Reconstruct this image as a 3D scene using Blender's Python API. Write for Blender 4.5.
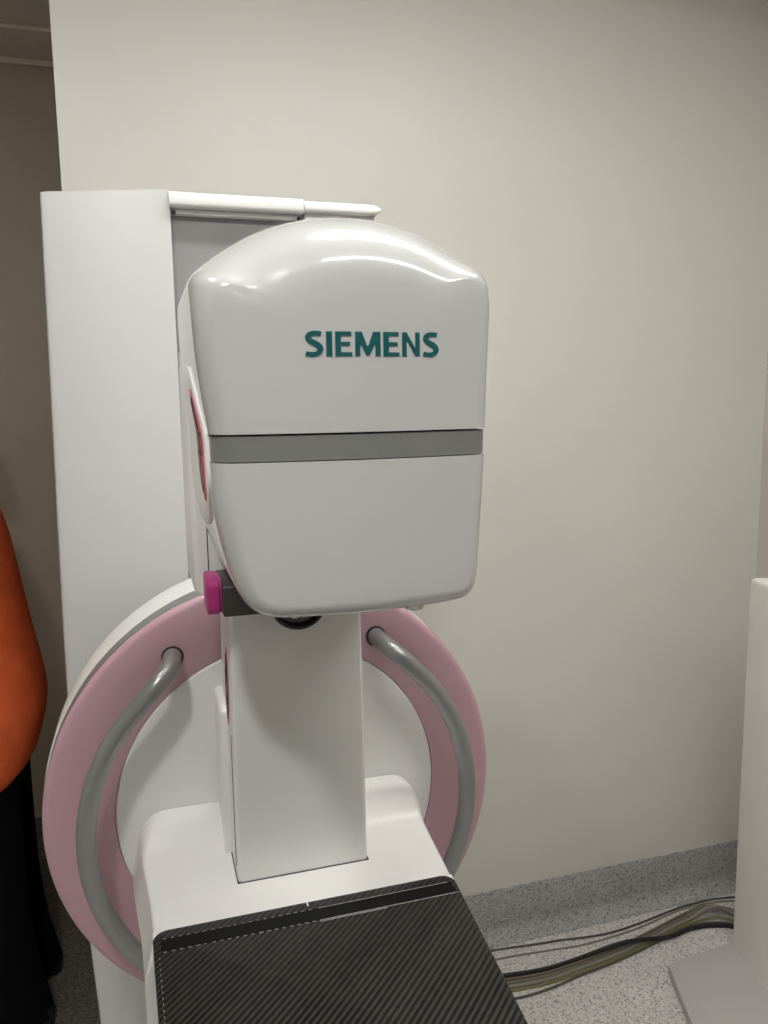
import bpy, bmesh, math, random
from mathutils import Vector, Matrix
from mathutils.bvhtree import BVHTree

for o in list(bpy.data.objects):
    bpy.data.objects.remove(o)
SC = bpy.context.scene
COL = SC.collection
random.seed(4)

# ------------------------------------------------------------------ camera
cam = bpy.data.cameras.new('camera')
cam.sensor_fit = 'VERTICAL'; cam.sensor_height = 36.0
cam.lens = 36.0 * 795 / 1024
cam.clip_start = 0.02
camo = bpy.data.objects.new('camera', cam); COL.objects.link(camo)
def cam_rot(p, y, r):
    B = Matrix(((1, 0, 0), (0, 0, -1), (0, 1, 0)))
    Ry = Matrix(((math.cos(y), -math.sin(y), 0), (math.sin(y), math.cos(y), 0), (0, 0, 1)))
    Rx = Matrix(((1, 0, 0), (0, math.cos(p), -math.sin(p)), (0, math.sin(p), math.cos(p))))
    Rz = Matrix(((math.cos(r), -math.sin(r), 0), (math.sin(r), math.cos(r), 0), (0, 0, 1)))
    return Rz @ Rx @ B @ Ry
Mr = cam_rot(math.radians(7.931), math.radians(16.818), math.radians(-0.87))
camo.matrix_world = Matrix(((Mr[0][0], -Mr[1][0], -Mr[2][0], 0), (Mr[0][1], -Mr[1][1], -Mr[2][1], 0),
                            (Mr[0][2], -Mr[1][2], -Mr[2][2], 1.6), (0, 0, 0, 1)))
SC.camera = camo

# ------------------------------------------------------------------ world, exposure
w = bpy.data.worlds.new('world'); SC.world = w; w.use_nodes = True
w.node_tree.nodes['Background'].inputs[0].default_value = (0.8, 0.85, 0.9, 1)
w.node_tree.nodes['Background'].inputs[1].default_value = 0.02
vs = SC.view_settings
vs.view_transform = 'Standard'; vs.look = 'None'; vs.gamma = 1.0; vs.exposure = 0.14
vs.use_curve_mapping = False
LAMP = 31.5            # emission of the tubes in the ceiling troffers
SPOT = 200.0          # emission of the small square ceiling lamps on the left
TROFFERS = [          # x, y, half length, half width, strength, label
    (0.70, 0.95, 0.56, 0.045, LAMP, 'strip ceiling light above the machine on its right side'),
    (0.70, 0.00, 0.56, 0.045, LAMP, 'strip ceiling light above and right of the camera'),
    (-0.40, 1.00, 0.07, 0.07, SPOT * 0.3, 'small square ceiling light left of the machine near the opening'),
    (-0.40, 0.00, 0.07, 0.07, SPOT, 'small square ceiling light above and left of the camera'),
    (-0.85, -1.90, 0.56, 0.045, LAMP * 0.55, 'added strip fill light far behind the camera on the left'),  # added fill to lift the lower wall, floor and console panel
]

# ------------------------------------------------------------------ helpers
def root(name, loc, label, cat, group=None):
    o = bpy.data.objects.new(name, None); COL.objects.link(o)
    o.empty_display_size = 0.1
    o.location = loc; o['label'] = label; o['category'] = cat
    if group: o['group'] = group
    return o
def base_of(p):
    while p is not None and p.parent is not None: p = p.parent
    return Vector(p.location) if p is not None else Vector((0, 0, 0))
def obj(name, bm, mat, parent=None, sharp=35, label=None, kind=None, subsurf=0):
    bmesh.ops.recalc_face_normals(bm, faces=bm.faces[:])
    me = bpy.data.meshes.new(name); bm.to_mesh(me); bm.free()
    o = bpy.data.objects.new(name, me); COL.objects.link(o)
    if parent is not None:
        me.transform(Matrix.Translation(-base_of(parent)))
        o.parent = parent
    for m in (mat if isinstance(mat, (list, tuple)) else [mat]): me.materials.append(m)
    if sharp is not None:
        for p in me.polygons: p.use_smooth = True
        me.set_sharp_from_angle(angle=math.radians(sharp))
    if label: o['label'] = label
    if kind: o['kind'] = kind
    if subsurf:
        m = o.modifiers.new('sub', 'SUBSURF'); m.levels = subsurf; m.render_levels = subsurf
    return o
def tag(o, label, cat, group=None):
    o['label'] = label; o['category'] = cat
    if group: o['group'] = group
    return o
def box(bm, x0, x1, y0, y1, z0, z1, bev=0.0, seg=3):
    t = bmesh.new()
    vs_ = [t.verts.new((x, y, z)) for x in (x0, x1) for y in (y0, y1) for z in (z0, z1)]
    for f in ((0, 1, 3, 2), (4, 6, 7, 5), (0, 4, 5, 1), (2, 3, 7, 6), (0, 2, 6, 4), (1, 5, 7, 3)):
        t.faces.new([vs_[i] for i in f])
    if bev > 0:
        bmesh.ops.bevel(t, geom=t.edges[:], offset=bev, segments=seg, profile=0.5, affect='EDGES')
    join(bm, t)
def join(bm, t):
    t.verts.index_update()
    m = [bm.verts.new(v.co) for v in t.verts]
    for f in t.faces:
        try: bm.faces.new([m[v.index] for v in f.verts])
        except ValueError: pass
    t.free()
def boxm(*a, **k):
    bm = bmesh.new(); box(bm, *a, **k); return bm
def prism(bm, pts, axis, a0, a1, bev=0.0, seg=3):
    """polygon of 2-D points extruded along an axis ('x': pts are y,z; 'y': x,z; 'z': x,y)"""
    t = bmesh.new()
    def P(p, a):
        return (a, p[0], p[1]) if axis == 'x' else (p[0], a, p[1]) if axis == 'y' else (p[0], p[1], a)
    A = [t.verts.new(P(p, a0)) for p in pts]; B = [t.verts.new(P(p, a1)) for p in pts]
    n = len(pts)
    for i in range(n): t.faces.new((A[i], A[(i + 1) % n], B[(i + 1) % n], B[i]))
    t.faces.new(A); t.faces.new(B[::-1])
    if bev > 0:
        es = [e for e in t.edges if any(len(f.verts) > 4 or f in () for f in e.link_faces)]
        bmesh.ops.recalc_face_normals(t, faces=t.faces[:])
        bmesh.ops.bevel(t, geom=es if n > 4 else t.edges[:], offset=bev, segments=seg, profile=0.5, affect='EDGES')
    join(bm, t)
def loft(bm, secs, cap0=True, cap1=True, closed=True):
    rows = [[bm.verts.new(p) for p in s] for s in secs]
    n = len(rows[0])
    for a, b in zip(rows, rows[1:]):
        for i in range(n if closed else n - 1):
            j = (i + 1) % n
            bm.faces.new((a[i], a[j], b[j], b[i]))
    if cap0: bm.faces.new(rows[0][::-1])
    if cap1: bm.faces.new(rows[-1])
    return rows
def catmull(pts, n, closed=False):
    out = []; N = len(pts)
    pts = [Vector(p) for p in pts]
    segs = N if closed else N - 1
    for i in range(segs):
        if closed: p0, p1, p2, p3 = pts[i - 1], pts[i], pts[(i + 1) % N], pts[(i + 2) % N]
        else: p0, p1, p2, p3 = pts[max(i - 1, 0)], pts[i], pts[i + 1], pts[min(i + 2, N - 1)]
        for k in range(n):
            t = k / n
            out.append(0.5 * ((2 * p1) + (p2 - p0) * t + (2 * p0 - 5 * p1 + 4 * p2 - p3) * t * t + (3 * p1 - p0 - 3 * p2 + p3) * t ** 3))
    if not closed: out.append(pts[-1])
    return out
def tube(bm, pts, r, seg=12, caps=True):
    pts = [Vector(p) for p in pts]; rr = r if isinstance(r, (list, tuple)) else [r] * len(pts)
    secs = []; up = None
    for i, p in enumerate(pts):
        t = (pts[min(i + 1, len(pts) - 1)] - pts[max(i - 1, 0)]).normalized()
        if up is None:
            up = Vector((0, 0, 1)) if abs(t.z) < 0.9 else Vector((0, 1, 0))
        s = t.cross(up).normalized(); up = s.cross(t).normalized()
        secs.append([p + (s * math.cos(a) + up * math.sin(a)) * rr[i] for a in [2 * math.pi * k / seg for k in range(seg)]])
    loft(bm, secs, caps, caps)
def ring_y(bm, cx, cz, prof, seg=128):
    """lathe about a Y axis through (cx,cz); prof is a closed list of (radius, y)"""
    rows = []
    for k in range(seg):
        a = 2 * math.pi * k / seg
        rows.append([bm.verts.new((cx + r * math.cos(a), y, cz + r * math.sin(a))) for r, y in prof])
    n = len(prof)
    for k in range(seg):
        A, B = rows[k], rows[(k + 1) % seg]
        for i in range(n):
            j = (i + 1) % n
            bm.faces.new((A[i], A[j], B[j], B[i]))
def disc_y(bm, cx, cz, prof, seg=96):
    """solid lathe about Y: prof open list (radius,y), first and last capped"""
    secs = [[(cx + r * math.cos(2 * math.pi * k / seg), y, cz + r * math.sin(2 * math.pi * k / seg)) for k in range(seg)] for r, y in prof]
    loft(bm, secs)
def rrect(x0, x1, z0, z1, r, n=6):
    """rounded rectangle outline, r = (bl, br, tr, tl)"""
    out = []
    for (cx, cz, rad, a0) in ((x0 + r[0], z0 + r[0], r[0], 180), (x1 - r[1], z0 + r[1], r[1], 270),
                              (x1 - r[2], z1 - r[2], r[2], 0), (x0 + r[3], z1 - r[3], r[3], 90)):
        for k in range(n + 1):
            a = math.radians(a0 + 90 * k / n)
            out.append((cx + rad * math.cos(a), cz + rad * math.sin(a)))
    return out
def sstep(a, b, x):
    t = max(0.0, min(1.0, (x - a) / (b - a))); return t * t * (3 - 2 * t)

# ------------------------------------------------------------------ materials
def mat(name, col, rough=0.4, metal=0.0, coat=0.0, spec=0.5):
    m = bpy.data.materials.new(name); m.use_nodes = True
    b = m.node_tree.nodes['Principled BSDF']
    b.inputs['Base Color'].default_value = (*col, 1); b.inputs['Roughness'].default_value = rough
    b.inputs['Metallic'].default_value = metal; b.inputs['Coat Weight'].default_value = coat
    b.inputs['Coat Roughness'].default_value = 0.06
    b.inputs['Specular IOR Level'].default_value = spec
    return m
def nd(m, t, **k):
    n = m.node_tree.nodes.new(t)
    for a, v in k.items(): setattr(n, a, v)
    return n
def lk(m, a, b): m.node_tree.links.new(a, b)
def bsdf(m): return m.node_tree.nodes['Principled BSDF']
def grain(m, col, amt=0.04, scale=6.0, bump=0.0, bscale=300.0):
    """slight tonal unevenness plus optional fine relief, in object space"""
    tc = nd(m, 'ShaderNodeTexCoord'); nz = nd(m, 'ShaderNodeTexNoise')
    nz.inputs['Scale'].default_value = scale; nz.inputs['Detail'].default_value = 4
    lk(m, tc.outputs['Object'], nz.inputs['Vector'])
    cr = nd(m, 'ShaderNodeValToRGB')
    cr.color_ramp.elements[0].position = 0.3; cr.color_ramp.elements[1].position = 0.7
    cr.color_ramp.elements[0].color = (*[c * (1 - amt) for c in col], 1)
    cr.color_ramp.elements[1].color = (*[min(1, c * (1 + amt)) for c in col], 1)
    lk(m, nz.outputs['Fac'], cr.inputs['Fac']); lk(m, cr.outputs['Color'], bsdf(m).inputs['Base Color'])
    if bump:
        n2 = nd(m, 'ShaderNodeTexNoise'); n2.inputs['Scale'].default_value = bscale; n2.inputs['Detail'].default_value = 3
        bp = nd(m, 'ShaderNodeBump'); bp.inputs['Strength'].default_value = bump; bp.inputs['Distance'].default_value = 0.002
        lk(m, tc.outputs['Object'], n2.inputs['Vector']); lk(m, n2.outputs['Fac'], bp.inputs['Height'])
        lk(m, bp.outputs['Normal'], bsdf(m).inputs['Normal'])
    return m
WHITE = (0.79, 0.79, 0.775)
SHELL = (0.515, 0.525, 0.52)
TABLEW = (0.86, 0.855, 0.84)
M_white = grain(mat('white_enamel', WHITE, 0.32, coat=0.15), WHITE, 0.012, 3, 0.06, 500)
M_gloss = grain(mat('white_gloss_shell', SHELL, 0.22, coat=0.7), SHELL, 0.01, 3)
M_tablew = grain(mat('white_table_enamel', TABLEW, 0.32, coat=0.15), TABLEW, 0.01, 3)
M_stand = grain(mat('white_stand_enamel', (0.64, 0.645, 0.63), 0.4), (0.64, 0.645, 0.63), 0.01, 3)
M_band = grain(mat('grey_band', (0.185, 0.19, 0.187), 0.35), (0.185, 0.19, 0.187), 0.02, 5)
M_grey = grain(mat('grey_paint', (0.29, 0.30, 0.31), 0.4), (0.29, 0.30, 0.31), 0.02, 5)
M_recess = grain(mat('grey_recess', (0.28, 0.285, 0.285), 0.45), (0.28, 0.285, 0.285), 0.02, 3)
M_pink = grain(mat('pink_paint', (0.53, 0.325, 0.375), 0.38, coat=0.1), (0.53, 0.325, 0.375), 0.012, 3)
M_magenta = grain(mat('magenta_plastic', (0.42, 0.025, 0.19), 0.4, coat=0.1), (0.42, 0.025, 0.19), 0.03, 30)
M_red = grain(mat('crimson_print', (0.60, 0.13, 0.20), 0.4), (0.60, 0.13, 0.20), 0.15, 60)
M_dark = grain(mat('dark_grey_plastic', (0.03, 0.03, 0.026), 0.45), (0.03, 0.03, 0.026), 0.05, 30)
M_strip = grain(mat('smooth_black_resin', (0.006, 0.006, 0.006), 0.4, spec=0.12), (0.006, 0.006, 0.006), 0.1, 30)
M_black = grain(mat('black_plastic', (0.012, 0.012, 0.012), 0.3), (0.012, 0.012, 0.012), 0.1, 30)
M_chrome = grain(mat('brushed_metal', (0.55, 0.55, 0.54), 0.22, metal=1.0), (0.55, 0.55, 0.54), 0.05, 60)
M_tube = grain(mat('satin_grey_handle', (0.30, 0.31, 0.31), 0.3, metal=0.55), (0.30, 0.31, 0.31), 0.02, 20)
M_teal = grain(mat('teal_print', (0.0, 0.085, 0.095), 0.4), (0.0, 0.085, 0.095), 0.02, 30)
M_tick = grain(mat('white_print', (0.9, 0.9, 0.9), 0.5), (0.9, 0.9, 0.9), 0.02, 30)
M_line = grain(mat('pale_resin_edge', (0.32, 0.32, 0.33), 0.25), (0.32, 0.32, 0.33), 0.4, 400)
WALL = (0.70, 0.685, 0.64)
M_wall = grain(mat('painted_wall', WALL, 0.42), WALL, 0.015, 2.5, 0.05, 250)
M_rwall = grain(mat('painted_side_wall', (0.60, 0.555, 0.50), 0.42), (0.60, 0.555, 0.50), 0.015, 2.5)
M_ceil = grain(mat('ceiling_paint', (0.80, 0.80, 0.78), 0.8), (0.80, 0.80, 0.78), 0.02, 3)
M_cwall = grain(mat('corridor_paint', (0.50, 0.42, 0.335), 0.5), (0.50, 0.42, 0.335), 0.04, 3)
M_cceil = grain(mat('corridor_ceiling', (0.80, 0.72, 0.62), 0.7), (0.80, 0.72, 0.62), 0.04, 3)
M_base = grain(mat('grey_base_plate', (0.49, 0.48, 0.465), 0.4), (0.49, 0.48, 0.465), 0.02, 5)
M_panel = grain(mat('white_console_panel', (0.90, 0.88, 0.84), 0.45), (0.90, 0.88, 0.84), 0.01, 3)

def speckle(name, base, dark, light, rough=0.45):
    m = mat(name, base, rough)
    tc = nd(m, 'ShaderNodeTexCoord')
    vo = nd(m, 'ShaderNodeTexVoronoi'); vo.inputs['Scale'].default_value = 230
    lk(m, tc.outputs['Object'], vo.inputs['Vector'])
    sep = nd(m, 'ShaderNodeSeparateColor'); lk(m, vo.outputs['Color'], sep.inputs['Color'])
    cr = nd(m, 'ShaderNodeValToRGB'); cr.color_ramp.interpolation = 'CONSTANT'
    e = cr.color_ramp.elements
    e[0].position = 0; e[0].color = (*dark, 1)
    e[1].position = 0.13; e[1].color = (*base, 1)
    for p, c in ((0.45, [b * 0.84 for b in base]), (0.62, [b * 1.12 for b in base]), (0.88, light)):
        x = e.new(p); x.color = (*c, 1)
    lk(m, sep.outputs[0], cr.inputs['Fac'])
    nz = nd(m, 'ShaderNodeTexNoise'); nz.inputs['Scale'].default_value = 5; nz.inputs['Detail'].default_value = 5
    lk(m, tc.outputs['Object'], nz.inputs['Vector'])
    mx = nd(m, 'ShaderNodeMix', data_type='RGBA', blend_type='MULTIPLY'); mx.inputs[0].default_value = 0.25
    lk(m, cr.outputs['Color'], mx.inputs[6]); lk(m, nz.outputs['Fac'], mx.inputs[7])
    lk(m, mx.outputs[2], bsdf(m).inputs['Base Color'])
    return m
M_floor = speckle('speckled_vinyl', (0.72, 0.70, 0.675), (0.38, 0.375, 0.37), (0.88, 0.865, 0.84))
M_upstand = speckle('speckled_vinyl_upstand', (0.43, 0.43, 0.42), (0.24, 0.24, 0.24), (0.56, 0.56, 0.55))
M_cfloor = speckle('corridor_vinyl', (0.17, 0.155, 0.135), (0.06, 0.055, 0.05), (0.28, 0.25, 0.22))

def carbon():
    m = mat('carbon_fibre_twill', (0.02, 0.02, 0.02), 0.35, coat=0.06, spec=0.16)
    bsdf(m).inputs['Coat Roughness'].default_value = 0.12
    tc = nd(m, 'ShaderNodeTexCoord')
    sep = nd(m, 'ShaderNodeSeparateXYZ'); lk(m, tc.outputs['Object'], sep.inputs['Vector'])
    def math_(op, a, b=None):
        n = nd(m, 'ShaderNodeMath', operation=op)
        for i, v in enumerate((a, b)):
            if v is None: continue
            if isinstance(v, (int, float)): n.inputs[i].default_value = v
            else: lk(m, v, n.inputs[i])
        return n.outputs[0]
    X, Y = sep.outputs[0], sep.outputs[1]
    d = math_('SUBTRACT', X, Y); s = math_('ADD', X, Y)
    # twill rib: sawtooth across the diagonal, tow steps along it
    band = math_('SINE', math_('MULTIPLY', d, 2 * math.pi / 0.0094))
    fx = math_('SINE', math_('MULTIPLY', X, 2 * math.pi / 0.0044)); fy = math_('SINE', math_('MULTIPLY', Y, 2 * math.pi / 0.0044))
    tow = math_('MULTIPLY', math_('MULTIPLY', fx, fy), 0.45)
    nz = nd(m, 'ShaderNodeTexNoise'); nz.inputs['Scale'].default_value = 120; nz.inputs['Detail'].default_value = 2
    lk(m, tc.outputs['Object'], nz.inputs['Vector'])
    v = math_('ADD', math_('ADD', band, tow), math_('MULTIPLY', math_('SUBTRACT', nz.outputs['Fac'], 0.5), 1.2))
    v = math_('ADD', math_('MULTIPLY', v, 0.35), 0.5)
    cr = nd(m, 'ShaderNodeValToRGB')
    cr.color_ramp.elements[0].position = 0.3; cr.color_ramp.elements[0].color = (0.004, 0.004, 0.004, 1)
    cr.color_ramp.elements[1].position = 0.8; cr.color_ramp.elements[1].color = (0.047, 0.047, 0.041, 1)
    lk(m, v, cr.inputs['Fac']); lk(m, cr.outputs['Color'], bsdf(m).inputs['Base Color'])
    bp = nd(m, 'ShaderNodeBump'); bp.inputs['Strength'].default_value = 0.15; bp.inputs['Distance'].default_value = 0.0006
    lk(m, v, bp.inputs['Height']); lk(m, bp.outputs['Normal'], bsdf(m).inputs['Normal'])
    return m
M_carbon = carbon()
def cloth(name, col, scale=14, amt=0.15, bump=0.35):
    m = mat(name, col, 0.9, spec=0.1)
    grain(m, col, amt, scale, bump, 35)
    return m
M_orange = cloth('orange_fabric', (0.95, 0.155, 0.05), 9, 0.2, 0.9)
M_trouser = cloth('black_fabric', (0.004, 0.004, 0.005))
M_skin = grain(mat('skin', (0.52, 0.31, 0.22), 0.55), (0.52, 0.31, 0.22), 0.06, 20)
M_hair = grain(mat('dark_hair', (0.03, 0.02, 0.015), 0.6), (0.03, 0.02, 0.015), 0.3, 90)
M_shoe = grain(mat('black_shoe', (0.012, 0.012, 0.012), 0.45), (0.012, 0.012, 0.012), 0.1, 30)
M_eye = grain(mat('eye_white', (0.75, 0.73, 0.70), 0.25), (0.75, 0.73, 0.70), 0.02, 30)
def emis(name, col, s):
    m = bpy.data.materials.new(name); m.use_nodes = True
    b = bsdf(m); b.inputs['Base Color'].default_value = (*col, 1)
    b.inputs['Emission Color'].default_value = (*col, 1); b.inputs['Emission Strength'].default_value = s
    return m

# ------------------------------------------------------------------ the room
RX0, RX1, RY0, RY1, RZ = -2.1, 1.825, -3.4, 2.009, 2.70
WX = -0.142           # free end of the back wall: the opening to the corridor is left of it
OX = -1.25            # other jamb of the opening
def struct(name, bm, m, parent=None, sharp=35):
    o = obj(name, bm, m, parent, sharp)
    if parent is None: o['kind'] = 'structure'
    return o
struct('floor', boxm(RX0, RX1, RY0, RY1, -0.05, 0), M_floor)
struct('ceiling', boxm(RX0, RX1, RY0, RY1 + 0.12, RZ, RZ + 0.05), M_ceil)
struct('wall_back', boxm(WX, RX1 + 0.1, RY1, RY1 + 0.10, 0, RZ), M_wall)
struct('wall_back_left', boxm(RX0 - 0.1, OX, RY1, RY1 + 0.10, 0, RZ), M_wall)
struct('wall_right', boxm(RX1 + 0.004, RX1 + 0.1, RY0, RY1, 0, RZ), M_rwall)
struct('wall_left', boxm(RX0 - 0.1, RX0, RY0, RY1, 0, RZ), M_wall)
struct('wall_front', boxm(RX0 - 0.1, RX1 + 0.1, RY0 - 0.1, RY0, 0, RZ), M_wall)
def cove(x0, x1, ywall, name, m, h=0.152):
    """vinyl upstand with a coved foot against a wall facing -Y"""
    prof = [(ywall, h), (ywall - 0.004, h), (ywall - 0.005, h - 0.003), (ywall - 0.006, 0.045)]
    for k in range(1, 7):
        a = math.radians(90 * k / 6)
        prof.append((ywall - 0.006 - 0.04 * (1 - math.cos(a)), 0.045 - 0.043 * math.sin(a)))
    prof += [(ywall - 0.05, 0.0), (ywall, 0.0)]
    bm = bmesh.new(); prism(bm, prof, 'x', x0, x1)
    return struct(name, bm, m)
cove(WX, RX1, RY1, 'baseboard_back', M_upstand)
bm = bmesh.new(); prism(bm, [(RX1 + 0.004, 0.0), (RX1 - 0.04, 0.0), (RX1 - 0.012, 0.012), (RX1, 0.045), (RX1, 0.152), (RX1 + 0.004, 0.152)], 'y', RY0, RY1)
struct('baseboard_right', bm, M_upstand)
# the dim corridor behind the opening
CX0, CX1, CY1 = -2.6, 1.2, 2.90
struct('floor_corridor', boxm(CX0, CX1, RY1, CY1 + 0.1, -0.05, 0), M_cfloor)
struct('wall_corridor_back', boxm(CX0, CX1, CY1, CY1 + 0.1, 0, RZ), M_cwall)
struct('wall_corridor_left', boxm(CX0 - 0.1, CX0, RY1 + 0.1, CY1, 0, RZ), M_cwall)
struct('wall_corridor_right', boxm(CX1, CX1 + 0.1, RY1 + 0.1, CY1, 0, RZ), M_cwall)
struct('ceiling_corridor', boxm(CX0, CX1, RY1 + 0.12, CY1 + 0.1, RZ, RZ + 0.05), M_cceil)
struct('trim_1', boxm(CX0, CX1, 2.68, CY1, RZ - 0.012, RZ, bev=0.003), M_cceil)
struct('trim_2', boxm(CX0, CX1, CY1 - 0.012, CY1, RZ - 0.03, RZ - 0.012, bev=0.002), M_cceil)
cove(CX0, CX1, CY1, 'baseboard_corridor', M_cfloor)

# ceiling lights outside the frame: seen as reflections, the last only an added fill
for (lx, ly, hl, hw, power, lab) in TROFFERS:
    t = root('ceiling_light', (lx, ly, RZ - 0.05), lab, 'ceiling light')
    bm = bmesh.new(); box(bm, lx - hl - 0.04, lx + hl + 0.04, ly - hw - 0.025, ly + hw + 0.025, RZ - 0.03, RZ - 0.001, 0.006)
    obj('housing', bm, M_panel, t)
    bm = bmesh.new(); box(bm, lx - hl, lx + hl, ly - hw, ly + hw, RZ - 0.040, RZ - 0.029, 0.005)
    obj('diffuser', bm, emis('fluorescent_diffuser', (1.0, 0.985, 0.945), power), t)

# ------------------------------------------------------------------ the mammography machine
MB = root('mammography_machine', (0.17, 1.40, 0),
          'white mammography machine with pink ring, black carbon table and teal lettering on its head', 'medical machine')
# --- stand
SL = [(0.0, -0.118), (0.25, -0.124), (0.489, -0.134), (0.655, -0.142), (0.9, -0.1465), (1.126, -0.1485), (1.347, -0.146), (1.65, -0.1405), (1.9395, -0.1355)]
bm = bmesh.new()
secs = []
for z, x in catmull([(z, x, 0) for z, x in SL], 4) and [(v.x, v.y) for v in catmull([(z, x, 0) for z, x in SL], 4)]:
    yb = 1.78; zz = z + (0.0 if z < 1.9 else 0.0)
    secs.append([(0.065, 1.40, zz + 0.008 * (z > 1.93)), (0.062, 1.399, zz + 0.008 * (z > 1.93)), (x + 0.012, 1.424, zz), (x + 0.003, 1.430, zz), (x, 1.440, zz), (x + 0.01, yb, zz), (0.065, yb, zz + 0.008 * (z > 1.93))])
loft(bm, secs)
stand = obj('stand_left_panel', bm, M_stand, MB, 30)
bm = bmesh.new(); box(bm, 0.287, 0.417, 1.40, 1.78, 0.0, 1.925, 0.006)
obj('stand_right_panel', bm, M_white, MB)
bm = bmesh.new(); box(bm, 0.060, 0.292, 1.418, 1.77, 0.0, 1.93, 0.0)
rec = obj('recess_panel', bm, M_recess, MB)
# top rail over the recess, with screws, and the cap on the right panel
def rail(x0, x1, z0, z1, y0, y1, r, x_end=0.0):
    secs = []
    xs = [(x0, 1.0)] + ([(x1 - x_end, 1.0)] + [(x1 - x_end + x_end * math.sin(math.radians(a)), max(0.35, math.cos(math.radians(a)))) for a in (30, 55, 75, 90)] if x_end else [(x1, 1.0)])
    for x, s in xs:
        cz = (z0 + z1) / 2; h = (z1 - z0) / 2
        secs.append([(x, p[0], cz + (p[1] - cz) * s) for p in rrect(y0, y1, z0, z1, r)])
    b = bmesh.new(); loft(b, secs); return b
tr = obj('top_rail', rail(0.0635, 0.2845, 1.919, 1.944, 1.385, 1.78, (0.006, 0.006, 0.006, 0.012)), M_white, MB)
obj('rail_lip', boxm(0.0665, 0.2835, 1.402, 1.46, 1.9105, 1.9185, bev=0.002), M_white, tr)
for x in (0.0705, 0.279):
    b = bmesh.new(); disc_y(b, x, 1.9125, [(0.0036, 1.406), (0.0036, 1.400), (0.0026, 1.399)], 16)
    obj('screw', b, M_black, tr)
obj('end_cap', rail(0.2860, 0.4215, 1.922, 1.9405, 1.385, 1.78, (0.005, 0.005, 0.005, 0.009), 0.02), M_white, MB)
obj('base_plate', boxm(-0.16, 0.50, 0.95, 1.80, 0.0, 0.05, bev=0.012), M_grey, MB)
obj('lift_carriage', boxm(0.02, 0.32, 1.20, 1.46, 0.80, 1.24, bev=0.02), M_grey, MB)

# --- swivel disc
DX, DZ = 0.170, 1.026
bm = bmesh.new()
disc_y(bm, DX, DZ, [(0.30, 1.230), (0.324, 1.230), (0.330, 1.224), (0.3305, 1.1455), (0.329, 1.143), (0.30, 1.1425)], 128)
drum = obj('swivel_drum', bm, M_white, MB)
bm = bmesh.new(); ring_y(bm, DX, DZ, [(0.20, 1.143), (0.3283, 1.143), (0.3283, 1.109), (0.20, 1.109)])
obj('drum_gap', bm, M_band, drum)
bm = bmesh.new()
lip = [(0.328 - 0.011 * (1 - math.cos(math.radians(a))), 1.1055 - 0.0075 * math.sin(math.radians(a))) for a in range(0, 91, 15)]
ring_y(bm, DX, DZ, [(0.2335, 1.1085), (0.3268, 1.1085), (0.328, 1.1075)] + lip + [(0.2345, 1.098), (0.2335, 1.099)])
obj('pink_ring', bm, M_pink, drum, 50)
bm = bmesh.new(); disc_y(bm, DX, DZ, [(0.15, 1.120), (0.2328, 1.120), (0.2328, 1.0995), (0.231, 1.0975), (0.12, 1.0970)], 128)
obj('center_disc', bm, M_white, drum)
# --- grab handles
for s in (-1, 1):
    ang = [57.6 + 0.0, 60]
    pts = []
    a0, a1 = 57.6, -57.6
    R_ = 0.268
    def P(a, y, r=R_): return (DX + s * r * math.cos(math.radians(a)), y, DZ + r * math.sin(math.radians(a)))
    pts = [P(a0, 1.105, 0.272), P(a0 - 0.6, 1.078, 0.272), P(a0 - 2.5, 1.052, 0.271), P(a0 - 6.5, 1.041, 0.270)]
    for k in range(0, 15): pts.append(P(a0 - 11 - (a0 - a1 - 22) * k / 14, 1.040))
    pts += [P(a1 + 6.5, 1.041, 0.270), P(a1 + 2.5, 1.052, 0.271), P(a1 + 0.6, 1.078, 0.272), P(a1, 1.105, 0.272)]
    b = bmesh.new(); tube(b, catmull(pts, 5), 0.0128, 20)
    h = obj('grab_handle', b, M_tube, MB)
    for a in (a0, a1):
        c = P(a, 0, 0.272)
        b = bmesh.new(); ring_y(b, c[0], c[2], [(0.0125, 1.100), (0.0152, 1.100), (0.0152, 1.0962), (0.0125, 1.0962)], 32)
        obj('handle_socket', b, M_dark, h)

# --- object table
def XL(y): return -0.014 - 0.031 * (y - 0.737) - (0.009 * sstep(0.90, 1.10, y))
def XR(y): return 0.3445 + 0.0865 * (y - 0.836) + 0.004 * sstep(1.0, 1.09, y)
def TZ(y): return 1.0 + 0.036 * sstep(1.022, 1.072, y)
bm = bmesh.new(); secs = []
YS = [0.565, 0.60, 0.7, 0.8, 0.875, 0.8755, 0.95, 1.0] + [1.02 + 0.006 * k for k in range(0, 11)] + [1.088, 1.096]
for y in YS:
    carb = y <= 0.8751
    top = (0.986 if carb and y < 0.8752 else TZ(y))
    rt = 0.006 + 0.034 * sstep(1.03, 1.09, y)
    ol = []
    for (p, q) in rrect(0, 1, 0, 1, (0, 0, 0, 0), 8): pass
    x0, x1 = XL(y), XR(y)
    pts = []
    zb = 0.905 + 0.02 * sstep(0.7, 0.5, y)
    n = 8
    for k in range(n + 1):            # top-left corner to top-right corner
        a = math.radians(180 - 90 * k / n); pts.append((x0 + rt + rt * math.cos(a), y, top - rt + rt * math.sin(a)))
    for k in range(n + 1):
        a = math.radians(90 - 90 * k / n); pts.append((x1 - rt + rt * math.cos(a), y, top - rt + rt * math.sin(a)))
    pts += [(x1 - 0.004, y, 0.945), (x1 - 0.02, y, zb), (x0 + 0.005, y, zb), (x0 - 0.012, y, 0.945)]
    secs.append(pts)
loft(bm, secs)
table = obj('table_housing', bm, M_tablew, MB, 32)
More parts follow.
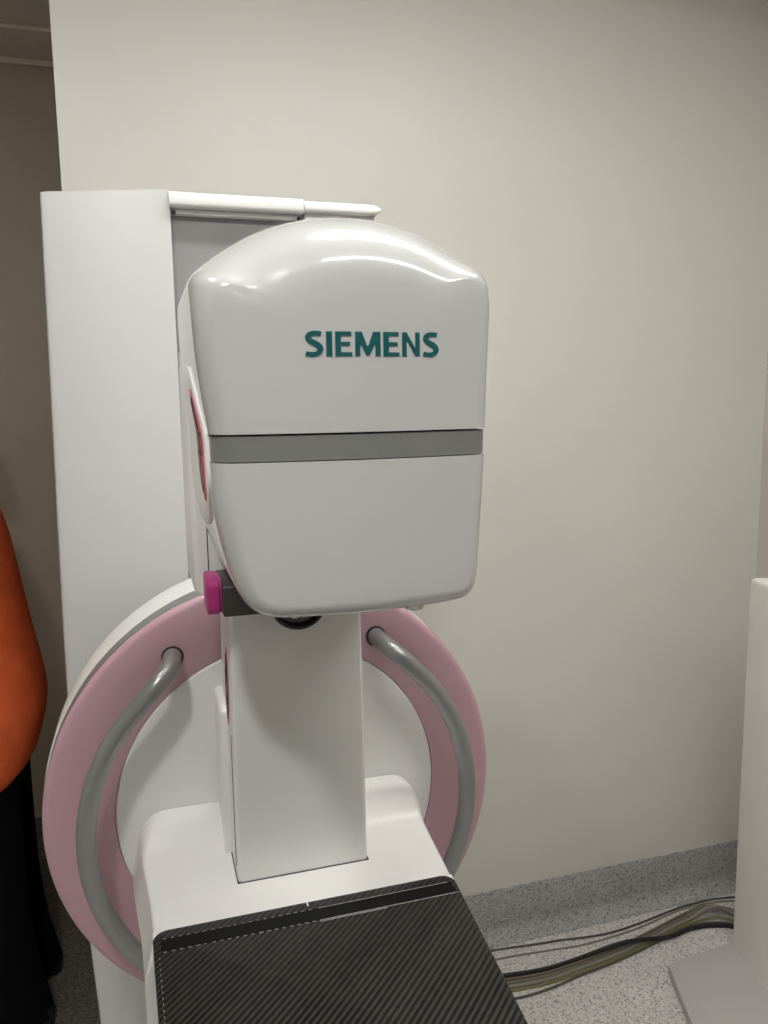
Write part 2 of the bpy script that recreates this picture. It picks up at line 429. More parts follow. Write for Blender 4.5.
# white corner fillers + carbon cover
def carbon_outline(e=0.0, r=0.016, yb=0.8785, yf=0.568):
    out = []
    for k in range(9):   # back left
        a = math.radians(180 - 90 * k / 8); x0 = XL(yb - r) + e
        out.append((x0 + r + r * math.cos(a), yb - e - r + r * math.sin(a)))
    for k in range(9):   # back right
        a = math.radians(90 - 90 * k / 8); x1 = XR(yb - r) - e
        out.append((x1 - r + r * math.cos(a), yb - e - r + r * math.sin(a)))
    out += [(XR(0.75) - e, 0.75), (XR(0.65) - e, 0.65), (XR(yf + 0.02) - e, yf + 0.02), (XR(yf) - e - 0.015, yf + e), (XL(yf) + e + 0.015, yf + e), (XL(yf + 0.02) + e, yf + 0.02), (XL(0.65) + e, 0.65), (XL(0.75) + e, 0.75)]
    return out
bm = bmesh.new()
loft(bm, [[(x, y, z) for x, y in carbon_outline(e)] for e, z in ((-0.0012, 0.988), (-0.0012, 0.9995), (0.0, 1.0012), (0.0012, 1.0018))])
carb = obj('carbon_cover', bm, M_carbon, table, 28)
# white fillers in the two rounded notches behind the cover
for side in (-1, 1):
    b = bmesh.new(); r = 0.016; yb = 0.8785
    pts = []
    x = XL(yb) - 0.0002 if side < 0 else XR(yb) + 0.0002
    if side < 0:
        cx = XL(yb - r) + r
        arc = [(cx - r * 1.03 * math.cos(math.radians(a)), yb - r + r * 1.03 * math.sin(math.radians(a))) for a in range(0, 91, 10)]
        pts = arc + [(cx, yb + 0.001), (x, yb + 0.001), (x, yb - r)]
        pts = arc + [(x, yb + 0.001)]
    else:
        cx = XR(yb - r) - r
        arc = [(cx + r * 1.03 * math.cos(math.radians(a)), yb - r + r * 1.03 * math.sin(math.radians(a))) for a in range(0, 91, 10)]
        pts = arc + [(x, yb + 0.001)]
    prism(b, pts, 'z', 0.975, 1.0)
    obj('corner_filler', b, M_tablew, table)
# ridge edges and the smooth strip between them along the back of the cover
def strip(y0, y1, z, t, x0, x1, m, nm):
    b = bmesh.new(); box(b, x0, x1, y0, y1, z - t, z, 0)
    return obj(nm, b, m, carb)
strip(0.8395, 0.8620, 1.0021, 0.001, -0.010, 0.3405, M_strip, 'smooth_strip')
for (y, xa, xb) in ((0.8620, 0.172, 0.336), (0.8395, 0.168, 0.3425), (0.8372, 0.168, 0.250)):
    strip(y - 0.00045, y + 0.00045, 1.0025, 0.0015, xa, xb, M_line, 'ridge_edge')
b = bmesh.new()
for y in (0.8620, 0.8395):
    x = -0.008
    while x < 0.165:
        l = random.uniform(0.003, 0.005); box(b, x, x + l, y - 0.0004, y + 0.0004, 1.001, 1.0024); x += 0.0088
o = obj('ridge_stitch', b, M_line, carb); o['kind'] = 'stuff'
b = bmesh.new(); y = 0.60
while y < 0.835:
    box(b, XL(y) + 0.0042, XL(y) + 0.005, y, y + 0.0028, 1.001, 1.0022); y += 0.0088
o = obj('edge_stitch', b, M_line, carb); o['kind'] = 'stuff'
strip(0.870, 0.8775, 1.0022, 0.001, 0.1595, 0.1612, M_tick, 'center_mark')

# --- compression column
bm = bmesh.new()
secs = []
for z, d in ((0.996, 0.0), (1.20, 0.0012), (1.46, 0.0035)):
    secs.append([(x, y, z) for x, y in rrect(0.0865 + d, 0.2560 - d, 0.945, 1.075, (0.005, 0.005, 0.003, 0.003), 4)])
loft(bm, secs)
colm = obj('compression_column', bm, M_white, MB, 50)
bm = bmesh.new()
RP = rrect(1.018, 1.098, 0.985, 1.208, (0.004, 0.004, 0.006, 0.022), 6)
ry0, rz0 = 1.06, 1.09
def rsec(x, k): return [(x, ry0 + (y - ry0) * (1 - k / 0.04), rz0 + (z - rz0) * (1 - k / 0.115)) for y, z in RP]
loft(bm, [rsec(0.0775, 0.006), rsec(0.0781, 0.003), rsec(0.0795, 0.001), rsec(0.0825, 0.0), rsec(0.2590, 0.0), rsec(0.2620, 0.001), rsec(0.2640, 0.006)])
obj('rear_rail_cover', bm, M_white, colm, 50)
obj('side_seam', boxm(0.0858, 0.0866, 0.960, 0.9606, 1.015, 1.19), M_dark, colm)
b = bmesh.new()
for z0, z1, y0, y1 in ((0.9985, 1.0008, 0.9437, 1.078),):
    box(b, 0.0852, 0.2573, y0, y1, z0, z1)
obj('base_gap', b, M_dark, colm)
def emblem(parent, cy, cz, ry, rz, tilt, xf, nm):
    """elliptical print on a left-hand side: crimson plate and dark line drawing; xf(z) gives the side's x"""
    def E(k, a, dx):
        u, v = ry * k * math.cos(a), rz * k * math.sin(a)
        y = cy + u * math.cos(tilt) - v * math.sin(tilt); z = cz + u * math.sin(tilt) + v * math.cos(tilt)
        return (xf(y, z) + dx, y, z)
    b = bmesh.new(); N = 40
    ringo = [[b.verts.new(E(k, 2 * math.pi * i / N, -0.0008)) for i in range(N)] for k in (1.0, 0.75, 0.5, 0.25)]
    c = b.verts.new(E(0, 0, -0.0008))
    rb = [b.verts.new(E(1.0, 2 * math.pi * i / N, 0.002)) for i in range(N)]
    for A, B in zip([rb] + ringo, ringo):
        for i in range(N): b.faces.new((A[i], A[(i + 1) % N], B[(i + 1) % N], B[i]))
    for i in range(N): b.faces.new((ringo[-1][i], ringo[-1][(i + 1) % N], c))
    e = obj(nm, b, M_red, parent)
    b = bmesh.new()
    tube(b, [E(0.86, 2 * math.pi * i / 36, -0.0009) for i in range(37)], 0.0004, 5)
    for j in range(4):
        a = math.pi * j / 2 + 0.3
        pts = [E(0.12, a, -0.001), E(0.45, a + 0.45, -0.001), E(0.8, a + 0.2, -0.001), E(0.82, a, -0.001), E(0.8, a - 0.2, -0.001), E(0.45, a - 0.45, -0.001), E(0.12, a, -0.001)]
        tube(b, catmull(pts, 4), 0.0004, 5)
    o = obj('line_drawing', b, M_dark, e); return e

# --- tube head: one lofted body cut into upper cover, band and lower cover
HCX, HCZ = 0.172, 1.566
OUT = [(0.0425, 1.690), (0.0440, 1.7020), (0.0520, 1.7125), (0.0680, 1.7270), (0.0960, 1.7445), (0.1300, 1.7570), (0.1650, 1.7625), (0.2000, 1.7625), (0.2380, 1.7560),
       (0.2660, 1.7440), (0.2840, 1.7300), (0.2962, 1.7165), (0.3005, 1.7050), (0.3003, 1.690),
       (0.2978, 1.650), (0.2950, 1.590), (0.2938, 1.554), (0.2905, 1.505), (0.2870, 1.460), (0.2850, 1.444), (0.2805, 1.4315), (0.2725, 1.4245), (0.2630, 1.4225),
       (0.2250, 1.4212), (0.1600, 1.4208), (0.1080, 1.4215), (0.0930, 1.4235), (0.0800, 1.4300), (0.0710, 1.4420), (0.0640, 1.4600), (0.0580, 1.4850), (0.0530, 1.5150),
       (0.0520, 1.545), (0.0520, 1.574), (0.0480, 1.605), (0.0440, 1.645)]
o2 = [(v.x, v.y) for v in catmull([(x, z, 0) for x, z in OUT], 4, True)]
def resample(l, n):
    d = [0.0]
    for i in range(len(l)): d.append(d[-1] + math.dist(l[i], l[(i + 1) % len(l)]))
    out = []; j = 0
    for k in range(n):
        t = d[-1] * k / n
        while d[j + 1] < t: j += 1
        f = (t - d[j]) / (d[j + 1] - d[j]); a, b = l[j], l[(j + 1) % len(l)]
        out.append((a[0] + (b[0] - a[0]) * f, a[1] + (b[1] - a[1]) * f))
    return out
o2 = resample(o2, 200)
NP = len(o2)
def onrm(i):
    a, b = o2[i - 1], o2[(i + 1) % NP]
    t = Vector((b[0] - a[0], b[1] - a[1])).normalized()
    return Vector((-t.y, t.x))         # outward for a clockwise loop
nrm = [onrm(i) for i in range(NP)]
cxm = sum(p[0] for p in o2) / NP; czm = sum(p[1] for p in o2) / NP
for _ in range(22):
    nrm = [(nrm[i - 1] + 2 * nrm[i] + nrm[(i + 1) % NP]).normalized() for i in range(NP)]
if sum(nrm[i].dot(Vector((o2[i][0] - cxm, o2[i][1] - czm))) for i in range(NP)) < 0: nrm = [-n for n in nrm]
# fillet size round the loop, smoothed
rs = []; ry = []
for i in range(NP):
    t = sstep(0.25, 0.80, nrm[i].y); bt = sstep(0.3, 0.9, -nrm[i].y)
    rs.append(0.016 + 0.050 * t - 0.002 * bt); ry.append(0.026 + 0.085 * t - 0.010 * bt)
def smooth(l, n):
    for _ in range(n): l = [(l[i - 1] + 2 * l[i] + l[(i + 1) % NP]) / 4 for i in range(NP)]
    return l
rs = smooth(rs, 30); ry = smooth(ry, 30)
YF, YB = 0.628, 0.985
def gx(x): return 0.013 * ((x - HCX) / 0.12) ** 2
secs = []
for k in range(0, 10):
    a = math.radians(90 * k / 9); s = math.sin(a); c = math.cos(a)
    row = []
    for i in range(NP):
        p = Vector(o2[i]) - nrm[i] * rs[i] * (1 - s)
        row.append((p.x, YF + gx(p.x) + ry[i] * (1 - c), p.y))
    secs.append(row)
last = secs[-1]
def brow(Y, ins):
    return [(o2[i][0] - nrm[i].x * ins, Y, o2[i][1] - nrm[i].y * ins * (1.6 if nrm[i].y > 0 else 0.6)) for i in range(NP)]
secs += [brow(0.80, 0.0), brow(0.87, 0.0), brow(0.91, 0.002), brow(0.945, 0.008), brow(0.97, 0.018), brow(0.985, 0.032)]
bm = bmesh.new()
rows = loft(bm, secs, False, True)
prev = rows[0]
pc = Vector((HCX, HCZ))
for f in (0.85, 0.65, 0.42, 0.2):
    cur = []
    for i in range(NP):
        q = pc + (Vector((secs[0][i][0], secs[0][i][2])) - pc) * f
        cur.append(bm.verts.new((q.x, YF + gx(q.x), q.y)))
    for i in range(NP):
        j = (i + 1) % NP; bm.faces.new((prev[j], prev[i], cur[i], cur[j]))
    prev = cur
cv = bm.verts.new((HCX, YF, HCZ))
for i in range(NP): bm.faces.new((prev[(i + 1) % NP], prev[i], cv))
bmesh.ops.recalc_face_normals(bm, faces=bm.faces[:])
head_tree = BVHTree.FromBMesh(bm)
def cut(src, z0, z1):
    t = src.copy()
    for co, no in (((0, 0, z1), (0, 0, 1)), ((0, 0, z0), (0, 0, -1))):
        r = bmesh.ops.bisect_plane(t, geom=t.verts[:] + t.edges[:] + t.faces[:], plane_co=co, plane_no=no, clear_outer=True)
        es = [e for e in r['geom_cut'] if isinstance(e, bmesh.types.BMEdge)]
        if es: bmesh.ops.edgenet_fill(t, edges=es)
    return t
upper = obj('head_upper_cover', cut(bm, 1.5755, 3), M_gloss, MB, 40)
band = cut(bm, 1.5535, 1.5740)
for v in band.verts:
    v.co.x = HCX + (v.co.x - HCX) * 0.992; v.co.y = 0.75 + (v.co.y - 0.75) * 0.990
obj('head_band', band, M_band, MB, 40)
lower = obj('head_lower_cover', cut(bm, 1.0, 1.5527), M_gloss, MB, 40)
bm.free()
# lettering: flat letters laid on the curved front
def letter_polys():
    """glyphs in a unit-high cell: (list of convex quads, advance)"""
    E = [[(0, 0), (.19, 0), (.19, 1), (0, 1)], [(.19, .84), (.56, .84), (.56, 1), (.19, 1)], [(.19, .43), (.51, .43), (.51, .58), (.19, .58)], [(.19, 0), (.58, 0), (.58, .16), (.19, .16)]]
    I = [[(0, 0), (.20, 0), (.20, 1), (0, 1)]]
    Mm = [[(0, 0), (.17, 0), (.17, 1), (0, 1)], [(.72, 0), (.90, 0), (.90, 1), (.72, 1)],
          [(.17, 1), (.17, .55), (.38, .04), (.38, .42)], [(.17, 1), (.38, .42), (.45, .30), (.24, 1)],
          [(.38, .04), (.50, .04), (.50, .42), (.38, .42)], [(.72, 1), (.72, .55), (.50, .04), (.50, .42)], [(.64, 1), (.72, 1), (.50, .42), (.43, .30)]]
    N = [[(0, 0), (.16, 0), (.16, 1), (0, 1)], [(.50, 0), (.66, 0), (.66, 1), (.50, 1)], [(.16, 1), (.0, 1), (.50, 0), (.66, 0)]]
    # S as a thick stroke
    cl = catmull([(.56, .90, 0), (.44, .925, 0), (.30, .925, 0), (.16, .87, 0), (.115, .74, 0), (.20, .61, 0), (.36, .51, 0), (.49, .40, 0), (.53, .26, 0), (.45, .13, 0), (.30, .075, 0), (.16, .08, 0), (.03, .115, 0)], 4)
    S = []
    hw = .092
    L = []
    for i, p in enumerate(cl):
        t = (cl[min(i + 1, len(cl) - 1)] - cl[max(i - 1, 0)]).normalized(); n = Vector((-t.y, t.x, 0))
        f = hw * (1.0 + 0.22 * math.exp(-((i - len(cl) / 2) / 7) ** 2))
        L.append((p + n * f, p - n * f))
    for a, b in zip(L, L[1:]): S.append([(a[0].x, a[0].y), (b[0].x, b[0].y), (b[1].x, b[1].y), (a[1].x, a[1].y)])
    return {'S': (S, .62), 'I': (I, .20), 'E': (E, .58), 'M': (Mm, .90), 'N': (N, .66)}
G = letter_polys()
TX0, TX1, TZ0, TZ1 = 0.1270, 0.2405, 1.6362, 1.6555
word = 'SIEMENS'; gap = 0.115
tot = sum(G[c][1] for c in word) + gap * (len(word) - 1)
bm = bmesh.new(); u = 0
def on_head(x, z):
    h = head_tree.ray_cast(Vector((x, 0, z)), Vector((0, 1, 0)))
    return h[0].y if h[0] else YF
for c in word:
    for q in G[c][0]:
        F = []; B = []
        n = 4
        vsx = []
        for (a, b) in q:
            x = TX0 + (TX1 - TX0) * (u + a) / tot; z = TZ0 + (TZ1 - TZ0) * b
            y = on_head(x, z)
            F.append(bm.verts.new((x, y - 0.0007, z))); B.append(bm.verts.new((x, y + 0.0006, z)))
        bm.faces.new(F); bm.faces.new(B[::-1])
        for i in range(4): bm.faces.new((F[i], B[i], B[(i + 1) % 4], F[(i + 1) % 4]))
    u += G[c][1] + gap
obj('lettering', bm, M_teal, upper, None)

# --- side cover with emblem on the head's left flank
def hleft(y, z):
    h = head_tree.ray_cast(Vector((-0.2, y, z)), Vector((1, 0, 0)))
    return h[0].x if h[0] else 0.05
prof = [(0.742, 1.632), (0.722, 1.620), (0.700, 1.602), (0.680, 1.580), (0.668, 1.558), (0.664, 1.535), (0.676, 1.515), (0.70, 1.500), (0.78, 1.485), (0.85, 1.490), (0.885, 1.52), (0.888, 1.60), (0.875, 1.622), (0.83, 1.632), (0.775, 1.6345)]
pr = [(v.x, v.y) for v in catmull([(a, b, 0) for a, b in prof], 3, True)]
pcx, pcz = 0.79, 1.565
bm = bmesh.new(); rows = []
for k, dx in ((1.0, 0.004), (1.0, -0.0020), (0.985, -0.0028), (0.8, -0.0030), (0.5, -0.0030), (0.25, -0.0030)):
    rows.append([(hleft(pcx + (y - pcx) * k, pcz + (z - pcz) * k) + dx, pcx + (y - pcx) * k, pcz + (z - pcz) * k) for y, z in pr])
loft(bm, rows, True, True)
sidec = obj('head_side_cover', bm, M_white, MB, 40)
emblem(sidec, 0.712, 1.566, 0.026, 0.055, -0.60, lambda y, z: hleft(y, z) - 0.0031, 'emblem')
emblem(colm, 1.000, 1.240, 0.020, 0.052, 0.0, lambda y, z: 0.0865 + 0.0035 * (z - 0.996) / 0.464, 'emblem')

# --- swivel arm behind the head
bm = bmesh.new()
loft(bm, [[(x, y, z) for x, y in rrect(0.0468 - d, 0.2900 + d, 0.888, 1.010, (0.008, 0.012, 0.008, 0.008), 5)] for z, d in ((1.388, -0.006), (1.391, -0.002), (1.396, 0.0), (1.50, 0.0), (1.66, -0.001))])
arm = obj('swivel_arm', bm, M_white, MB, 40)
obj('arm_neck', boxm(0.09, 0.25, 1.00, 1.10, 1.21, 1.30, bev=0.01), M_grey, arm)
obj('arm_yoke', boxm(0.096, 0.246, 0.985, 1.012, 1.21, 1.60, bev=0.006), M_white, arm)
b = bmesh.new(); prism(b, [(0.0640, 1.398), (0.0640, 1.466), (0.0660, 1.475), (0.0720, 1.481), (0.0800, 1.482), (0.26, 1.482), (0.26, 1.398)], 'y', 0.8865, 0.8895)
obj('arm_front_cover', b, M_white, arm)
b = bmesh.new(); prism(b, [(0.0628, 1.394), (0.0628, 1.466), (0.0650, 1.4765), (0.0715, 1.4828), (0.0800, 1.4835), (0.262, 1.4835), (0.262, 1.394)], 'y', 0.8873, 0.8895)
obj('cover_gap', b, M_dark, arm)
# --- accessory rail under the head with its magenta knob
b = bmesh.new(); box(b, 0.0700, 0.272, 0.800, 0.888, 1.3845, 1.4165, 0.002)
brk = obj('accessory_rail', b, M_dark, MB)
b = bmesh.new()
secs = []
for x, r in ((0.0555, 0.0180), (0.0565, 0.0192), (0.0670, 0.0192), (0.0678, 0.0178), (0.0700, 0.0178)):
    secs.append([(x, 0.838 + p[0], 1.4030 + p[1]) for p in rrect(-r * 1.5, r * 1.5, -r, r, (0.010,) * 4, 5)])
loft(b, secs)
obj('release_knob', b, M_magenta, brk)
b = bmesh.new()
loft(b, [[(0.2745 + r * math.cos(a), 0.80 + r * math.sin(a), z) for a in [2 * math.pi * k / 20 for k in range(20)]] for r, z in ((0.006, 1.3745), (0.010, 1.376), (0.0115, 1.380), (0.0115, 1.43))])
obj('foot_stud', b, M_chrome, brk)
# light port
PX, PZ = 0.1665, 1.3685
b = bmesh.new(); ring_y(b, PX, PZ, [(0.0285, 0.944), (0.0345, 0.944), (0.0345, 0.902), (0.0335, 0.9), (0.0305, 0.9), (0.0285, 0.904)], 48)
port = obj('light_port', b, M_black, MB)
b = bmesh.new(); disc_y(b, PX, PZ, [(0.0290, 0.940), (0.0290, 0.912), (0.027, 0.910), (0.022, 0.909)], 40)
obj('port_plate', b, M_grey, port)
b = bmesh.new(); disc_y(b, PX - 0.004, PZ - 0.011, [(0.012, 0.912), (0.012, 0.905), (0.010, 0.903), (0.006, 0.9025)], 28)
obj('port_lens', b, M_chrome, port)
obj('port_slot', boxm(PX + 0.005, PX + 0.021, 0.906, 0.911, PZ - 0.017, PZ - 0.0125), M_black, port)

# ------------------------------------------------------------------ console side panel on its base plate (right edge)
CB = root('console_panel', (1.54, 1.62, 0), 'white upright console side panel on a flat grey base plate', 'console panel')
d = Vector((-0.041, -0.186)).normalized(); nx = Vector((0.186, -0.041)).normalized()   # along the panel / its far side
P0 = Vector((1.558, 1.735))
b = bmesh.new()
rows = []
ol = rrect(0, 0.75, 0.030, 1.116, (0.004, 0.004, 0.032, 0.032), 8)
cu, cz_ = 0.375, 0.56
for off, ins in ((0.0, 0.009), (0.003, 0.003), (0.009, 0.0), (0.037, 0.0), (0.045, 0.006)):
    row = []
    for u_, z in ol:
        uu = min(max(u_, ins), 0.75 - ins); zz = min(max(z, 0.030), 1.116 - ins)
        p = P0 + d * uu + nx * off
        row.append((p.x, p.y, zz))
    rows.append(row)
loft(b, rows)
obj('side_panel', b, M_panel, CB, 40)
b = bmesh.new()
pl = [(1.327, 1.713), (1.80, 1.752), (1.72, 1.10), (1.02, 1.10)]
pl = [(1.3255, 1.7110), (1.3330, 1.7205), (1.790, 1.7530), (1.75, 0.95), (1.010, 0.95), (0.985, 0.985), (1.235, 1.502)]
pl = [(1.3240, 1.7050), (1.3300, 1.7130), (1.3400, 1.7170), (1.785, 1.7550), (1.70, 1.00), (1.062, 1.00), (1.056, 1.008)]
rows = []
pm = Vector((1.4, 1.4))
for z, k in ((0.0, 0.985), (0.008, 0.99), (0.010, 1.0), (0.028, 1.0), (0.030, 0.995)):
    rows.append([(pm.x + (x - pm.x) * k, pm.y + (y - pm.y) * k, z) for x, y in pl])
loft(b, rows)
obj('base_plate', b, M_base, CB, 40)

# ------------------------------------------------------------------ cables on the floor
cmat = lambda n, c: grain(mat(n, c, 0.5), c, 0.08, 40)
K_black = cmat('black_cable', (0.012, 0.012, 0.012)); K_grey = cmat('grey_cable', (0.17, 0.16, 0.135)); K_lgrey = cmat('light_grey_cable', (0.24, 0.225, 0.19))
K_dgrey = cmat('dark_grey_cable', (0.09, 0.085, 0.075)); K_green = cmat('green_cable', (0.015, 0.05, 0.03)); K_yg = cmat('yellow_green_cable', (0.21, 0.21, 0.085)); K_brown = cmat('brown_cable', (0.16, 0.12, 0.09))
MID = [(0.30, 1.865), (0.60, 1.845), (0.88, 1.812), (1.0, 1.804), (1.1, 1.811), (1.2, 1.823), (1.3, 1.842), (1.4, 1.867), (1.5, 1.893), (1.58, 1.900), (1.65, 1.878), (1.70, 1.835), (1.745, 1.79)]
mid = catmull([(x, y, 0) for x, y in MID], 8)
def lane(o0, o1, r, x_cross=None, hop=0.0, wob=0.0, ph=0.0, arch=0.0):
    """a cable keeping its own lane beside the others; it may hop over them from lane o0 to lane o1"""
    out = []
    for i, p in enumerate(mid):
        t = (mid[min(i + 1, len(mid) - 1)] - mid[max(i - 1, 0)]).normalized(); n = Vector((-t.y, t.x, 0))
        k = sstep(x_cross[0], x_cross[1], p.x) if x_cross else 0.0
        o = o0 + (o1 - o0) * k + wob * math.sin(11 * p.x + ph)
        wdt = 1.0 + 0.25 * sstep(1.1, 0.85, p.x) + 0.45 * sstep(1.45, 1.62, p.x)
        q = p + n * o * wdt
        out.append((q.x, q.y, r + hop * math.sin(math.pi * k) + arch * math.exp(-((p.x - 1.62) / 0.06) ** 2)))
    return out
def free(pts, r): return catmull([(x, y, r) for x, y in pts], 6)
c1 = [(0.30, 1.95), (0.70, 1.952), (0.896, 1.950), (1.042, 1.934), (1.105, 1.929), (1.242, 1.912), (1.358, 1.919), (1.526, 1.946), (1.60, 1.951), (1.68, 1.950), (1.76, 1.935)]
c2 = [(0.30, 1.915), (0.70, 1.905), (0.892, 1.913), (1.085, 1.897), (1.177, 1.890), (1.347, 1.902), (1.517, 1.935), (1.60, 1.941), (1.68, 1.936), (1.76, 1.915)]
CAB = [
    (free(c1, 0.0030), 0.0030, K_dgrey, 'thin dark grey cable lying nearest the wall, apart from the bundle'),
    (free(c2, 0.0026), 0.0026, K_lgrey, 'thin pale grey cable lying second from the wall'),
    (lane(0.0250, -0.041, 0.0062, (1.10, 1.46), 0.022, 0.0012, 0.4), 0.0062, K_black, 'thick black cable crossing over the bundle to its near side'),
    (lane(0.0125, 0.0125, 0.0048, wob=0.0012, ph=0.4, arch=0.012), 0.0048, K_brown, 'brownish grey cable on the wall side of the bundle'),
    (lane(0.0015, 0.0015, 0.0048, wob=0.0012, ph=0.4, arch=0.024), 0.0048, K_grey, 'grey cable in the middle of the cable bundle'),
    (lane(-0.0100, -0.0100, 0.0055, wob=0.0012, ph=0.4, arch=0.032), 0.0055, K_lgrey, 'thick light grey cable, palest of the bundle'),
    (lane(-0.0200, -0.0200, 0.0034, wob=0.0012, ph=0.4, arch=0.010), 0.0034, K_yg, 'yellow and green earth cable running in the bundle'),
    (lane(-0.0430, -0.0285, 0.0034, (0.88, 1.12), 0.0, 0.0012, 0.4), 0.0034, K_dgrey, 'dark grey cable at the near side of the bundle'),
]
for pts, r, m, lab in CAB:
    b = bmesh.new(); tube(b, pts, r, 8)
    tag(obj('cable', b, m), lab, 'cable', 'cables on the floor')

# ------------------------------------------------------------------ the person in the opening, in profile facing left
PX0, PY0 = -0.42, 2.17
PE = root('person', (PX0, PY0, 0), 'person in a loose orange top and black trousers at the opening left of the machine', 'person')
def skin(edges_pts, name, m, parent, sub=2):
    """edges_pts: (verts [(x,y,z,r)], edges)"""
    v, e = edges_pts
    me = bpy.data.meshes.new(name); bs = base_of(parent)
    me.from_pydata([(a - bs.x, b_ - bs.y, c - bs.z) for a, b_, c, r in v], e, []); me.update()
    o = bpy.data.objects.new(name, me); COL.objects.link(o); o.parent = parent
    md = o.modifiers.new('skin', 'SKIN'); md.use_smooth_shade = True
    for i, sv in enumerate(me.skin_vertices[0].data):
        r = v[i][3]; sv.radius = (r, r) if not isinstance(r, tuple) else r; sv.use_root = (i == 0)
    s = o.modifiers.new('sub', 'SUBSURF'); s.levels = sub; s.render_levels = sub
    me.materials.append(m)
    return o
V = []; E_ = []
def chain(start, pts):
    prev_ = start
    for p in pts:
        V.append(p); i = len(V) - 1
        if prev_ is not None: E_.append((prev_, i))
        prev_ = i
    return prev_
def px(x): return PX0 + x
chain(None, [(px(0.0), PY0, 0.95, 0.115)])
sp = chain(0, [(px(0.0), PY0, 1.10, 0.105), (px(-0.01), PY0, 1.25, 0.115), (px(-0.005), PY0, 1.38, 0.10)])
nk = chain(sp, [(px(-0.05), PY0, 1.47, 0.055), (px(-0.11), PY0, 1.53, 0.05)])
hd = chain(nk, [(px(-0.12), PY0, 1.60, 0.082), (px(-0.12), PY0, 1.67, 0.088), (px(-0.11), PY0, 1.72, 0.06)])
for s in (-1, 1):
    hip = chain(0, [(px(0.0), PY0 + s * 0.09, 0.87, 0.085), (px(-0.005), PY0 + s * 0.10, 0.50, 0.058), (px(0.02), PY0 + s * 0.10, 0.10, 0.038)])
    chain(hip, [(px(-0.03), PY0 + s * 0.105, 0.045, 0.034), (px(-0.13), PY0 + s * 0.115, 0.035, 0.026)])
    el = chain(sp, [(px(-0.05), PY0 + s * 0.17, 1.37, 0.048), (px(-0.055), PY0 + s * 0.215, 1.09, 0.036), (px(-0.10), PY0 + s * 0.21, 0.86, 0.026)])
    pm_ = chain(el, [(px(-0.12), PY0 + s * 0.205, 0.80, 0.024)])
    for k, (dx, l) in enumerate(((0.022, 0.072), (0.008, 0.085), (-0.008, 0.082), (-0.022, 0.065))):
        f0 = (px(-0.125 + dx * 0.6), PY0 + s * 0.205, 0.765, 0.0095)
        f1 = (px(-0.135 + dx), PY0 + s * 0.203, 0.765 - l * 0.55, 0.0085)
        f2 = (px(-0.130 + dx), PY0 + s * 0.195, 0.765 - l, 0.0075)
        chain(pm_, [f0, f1, f2])
    chain(pm_, [(px(-0.155), PY0 + s * 0.195, 0.785, 0.010), (px(-0.168), PY0 + s * 0.190, 0.755, 0.0085)])
body = skin((V, E_), 'body', M_skin, PE)
def hx(x): return PX0 + x - 0.09
# face
b = bmesh.new(); tube(b, [(hx(-0.112), PY0, 1.665, ), (hx(-0.126), PY0, 1.645), (hx(-0.136), PY0, 1.628), (hx(-0.118), PY0, 1.618)], [0.009, 0.011, 0.014, 0.012], 10); obj('nose', b, M_skin, PE)
b = bmesh.new(); tube(b, [(hx(-0.108), PY0 - 0.025, 1.585), (hx(-0.117), PY0, 1.588), (hx(-0.108), PY0 + 0.025, 1.585)], 0.007, 8); obj('mouth', b, M_magenta and grain(mat('lips', (0.4, 0.17, 0.14), 0.5), (0.4, 0.17, 0.14), 0.05, 30), PE)
for s in (-1, 1):
    b = bmesh.new(); bmesh.ops.create_uvsphere(b, u_segments=14, v_segments=10, radius=0.013, matrix=Matrix.Translation((hx(-0.102), PY0 + s * 0.032, 1.652)))
    ey = obj('eye', b, M_eye, PE)
    b = bmesh.new(); bmesh.ops.create_uvsphere(b, u_segments=12, v_segments=8, radius=0.006, matrix=Matrix.Translation((hx(-0.1115), PY0 + s * 0.033, 1.652))); obj('iris', b, M_hair, ey)
    b = bmesh.new(); tube(b, catmull([(hx(-0.02), PY0 + s * 0.085, 1.665), (hx(0.0), PY0 + s * 0.094, 1.668), (hx(0.006), PY0 + s * 0.094, 1.64), (hx(-0.008), PY0 + s * 0.086, 1.61)], 4), 0.009, 8); obj('ear', b, M_skin, PE)
b = bmesh.new()
secs = []
for z, rx, ryy, ox in ((1.60, 0.05, 0.075, 0.045), (1.65, 0.082, 0.092, 0.02), (1.70, 0.102, 0.096, -0.012), (1.745, 0.094, 0.086, -0.018), (1.775, 0.06, 0.055, -0.015), (1.785, 0.02, 0.02, -0.012)):
    secs.append([(hx(ox + rx * math.cos(a)), PY0 + ryy * math.sin(a), z) for a in [2 * math.pi * k / 24 for k in range(24)]])
loft(b, secs); obj('hair', b, M_hair, PE)
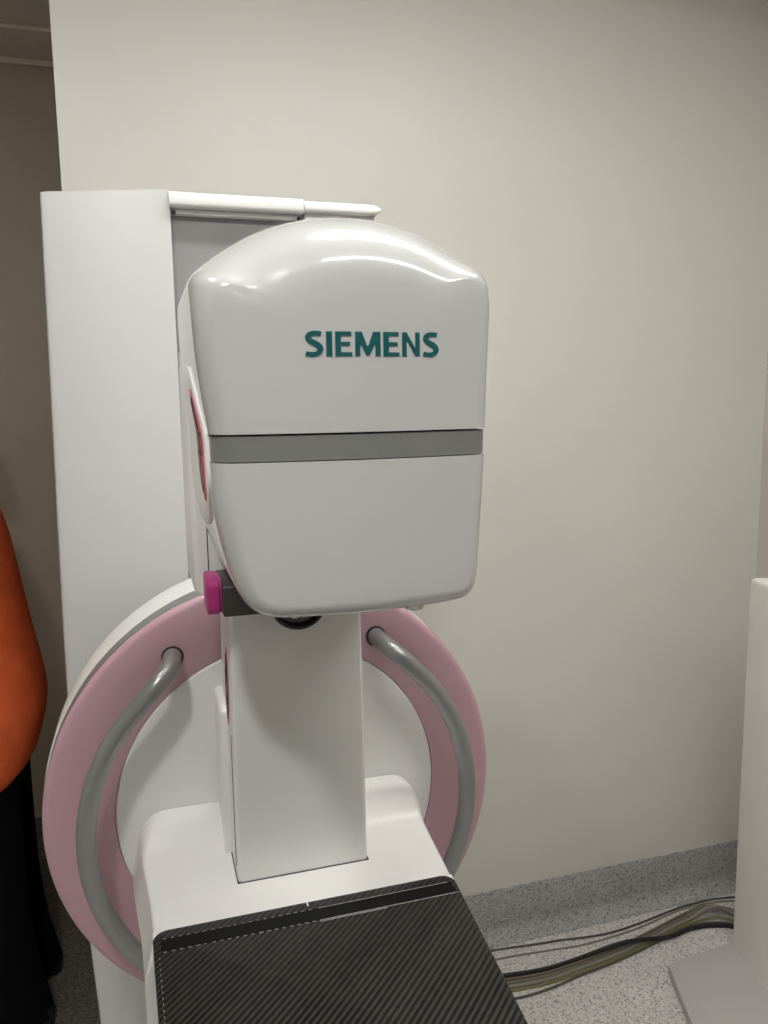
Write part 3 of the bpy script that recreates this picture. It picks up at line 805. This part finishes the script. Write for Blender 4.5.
# clothing: contours follow the visible back of the figure
def garment(rows, name, m, wob=0.006, n=36):
    b = bmesh.new(); secs = []
    for j, (z, xb, xf, hy, cy, tilt) in enumerate(rows):
        cx, rx = (xb + xf) / 2, (xb - xf) / 2
        s_ = []
        for k in range(n):
            a = 2 * math.pi * k / n
            f = 1 + wob * 10 * 0.25 * math.sin(5 * a + j * 0.9) * (0.25 if abs(math.sin(a)) < 0.3 else 1)
            s_.append((cx + rx * math.cos(a), cy + hy * f * math.sin(a), z + tilt * math.cos(a)))
        secs.append(s_)
    loft(b, secs, False, False)
    o = obj(name, b, m, PE, None, subsurf=1)
    for p in o.data.polygons: p.use_smooth = True
    sd = o.modifiers.new('solid', 'SOLIDIFY'); sd.thickness = 0.004
    return o
OF = -0.006
TOP = [(0.672, -0.325, -0.56, 0.225, PY0, 0.020), (0.70, -0.306, -0.58, 0.235, PY0, 0.018), (0.76, -0.290, -0.59, 0.238, PY0, 0.012), (0.82, -0.275, -0.595, 0.235, PY0, 0.006), (0.87, -0.270, -0.595, 0.23, PY0, 0.0), (0.92, -0.277, -0.59, 0.222, PY0, 0.0),
       (0.97, -0.285, -0.58, 0.212, PY0, 0), (1.07, -0.304, -0.565, 0.205, PY0, 0), (1.22, -0.325, -0.565, 0.212, PY0, 0), (1.34, -0.345, -0.575, 0.205, PY0, 0), (1.42, -0.385, -0.56, 0.15, PY0, 0), (1.47, -0.415, -0.55, 0.075, PY0, 0), (1.495, -0.425, -0.55, 0.065, PY0, 0)]
garment(TOP, 'orange_top', M_orange)
for s in (-1, 1):
    b = bmesh.new()
    tube(b, catmull([(px(-0.05), PY0 + s * 0.13, 1.40), (px(-0.05), PY0 + s * 0.180, 1.35), (px(-0.055), PY0 + s * 0.212, 1.22), (px(-0.055), PY0 + s * 0.225, 1.12)], 4), [0.05 + 0.018 * min(1, k / 6) for k in range(13)], 16)
    obj('sleeve', b, M_orange, PE)
    rows = [(0.035, -0.298, -0.47, 0.075, PY0 + s * 0.105, 0.0), (0.06, -0.302, -0.468, 0.074, PY0 + s * 0.105, 0), (0.16, -0.326, -0.475, 0.07, PY0 + s * 0.105, 0), (0.305, -0.341, -0.485, 0.07, PY0 + s * 0.105, 0), (0.43, -0.342, -0.495, 0.074, PY0 + s * 0.105, 0),
            (0.54, -0.342, -0.505, 0.08, PY0 + s * 0.105, 0), (0.63, -0.342, -0.52, 0.085, PY0 + s * 0.1, 0), (0.70, -0.335, -0.53, 0.09, PY0 + s * 0.095, 0), (0.87, -0.32, -0.53, 0.09, PY0 + s * 0.09, 0), (0.96, -0.33, -0.52, 0.085, PY0 + s * 0.085, 0)]
    garment(rows, 'trouser_leg', M_trouser, 0.004, 24)
    b = bmesh.new(); secs = []
    for x, hw_, h in ((-0.302, 0.024, 0.05), (-0.315, 0.036, 0.07), (-0.37, 0.040, 0.075), (-0.44, 0.042, 0.065), (-0.52, 0.048, 0.05), (-0.57, 0.042, 0.038), (-0.595, 0.02, 0.024)):
        secs.append([(x, PY0 + s * 0.108 + p[0], p[1]) for p in rrect(-hw_, hw_, 0.001, h, (0.004, 0.004, min(hw_, h) * 0.6, min(hw_, h) * 0.6), 5)])
    loft(b, secs); obj('shoe', b, M_shoe, PE, 50)
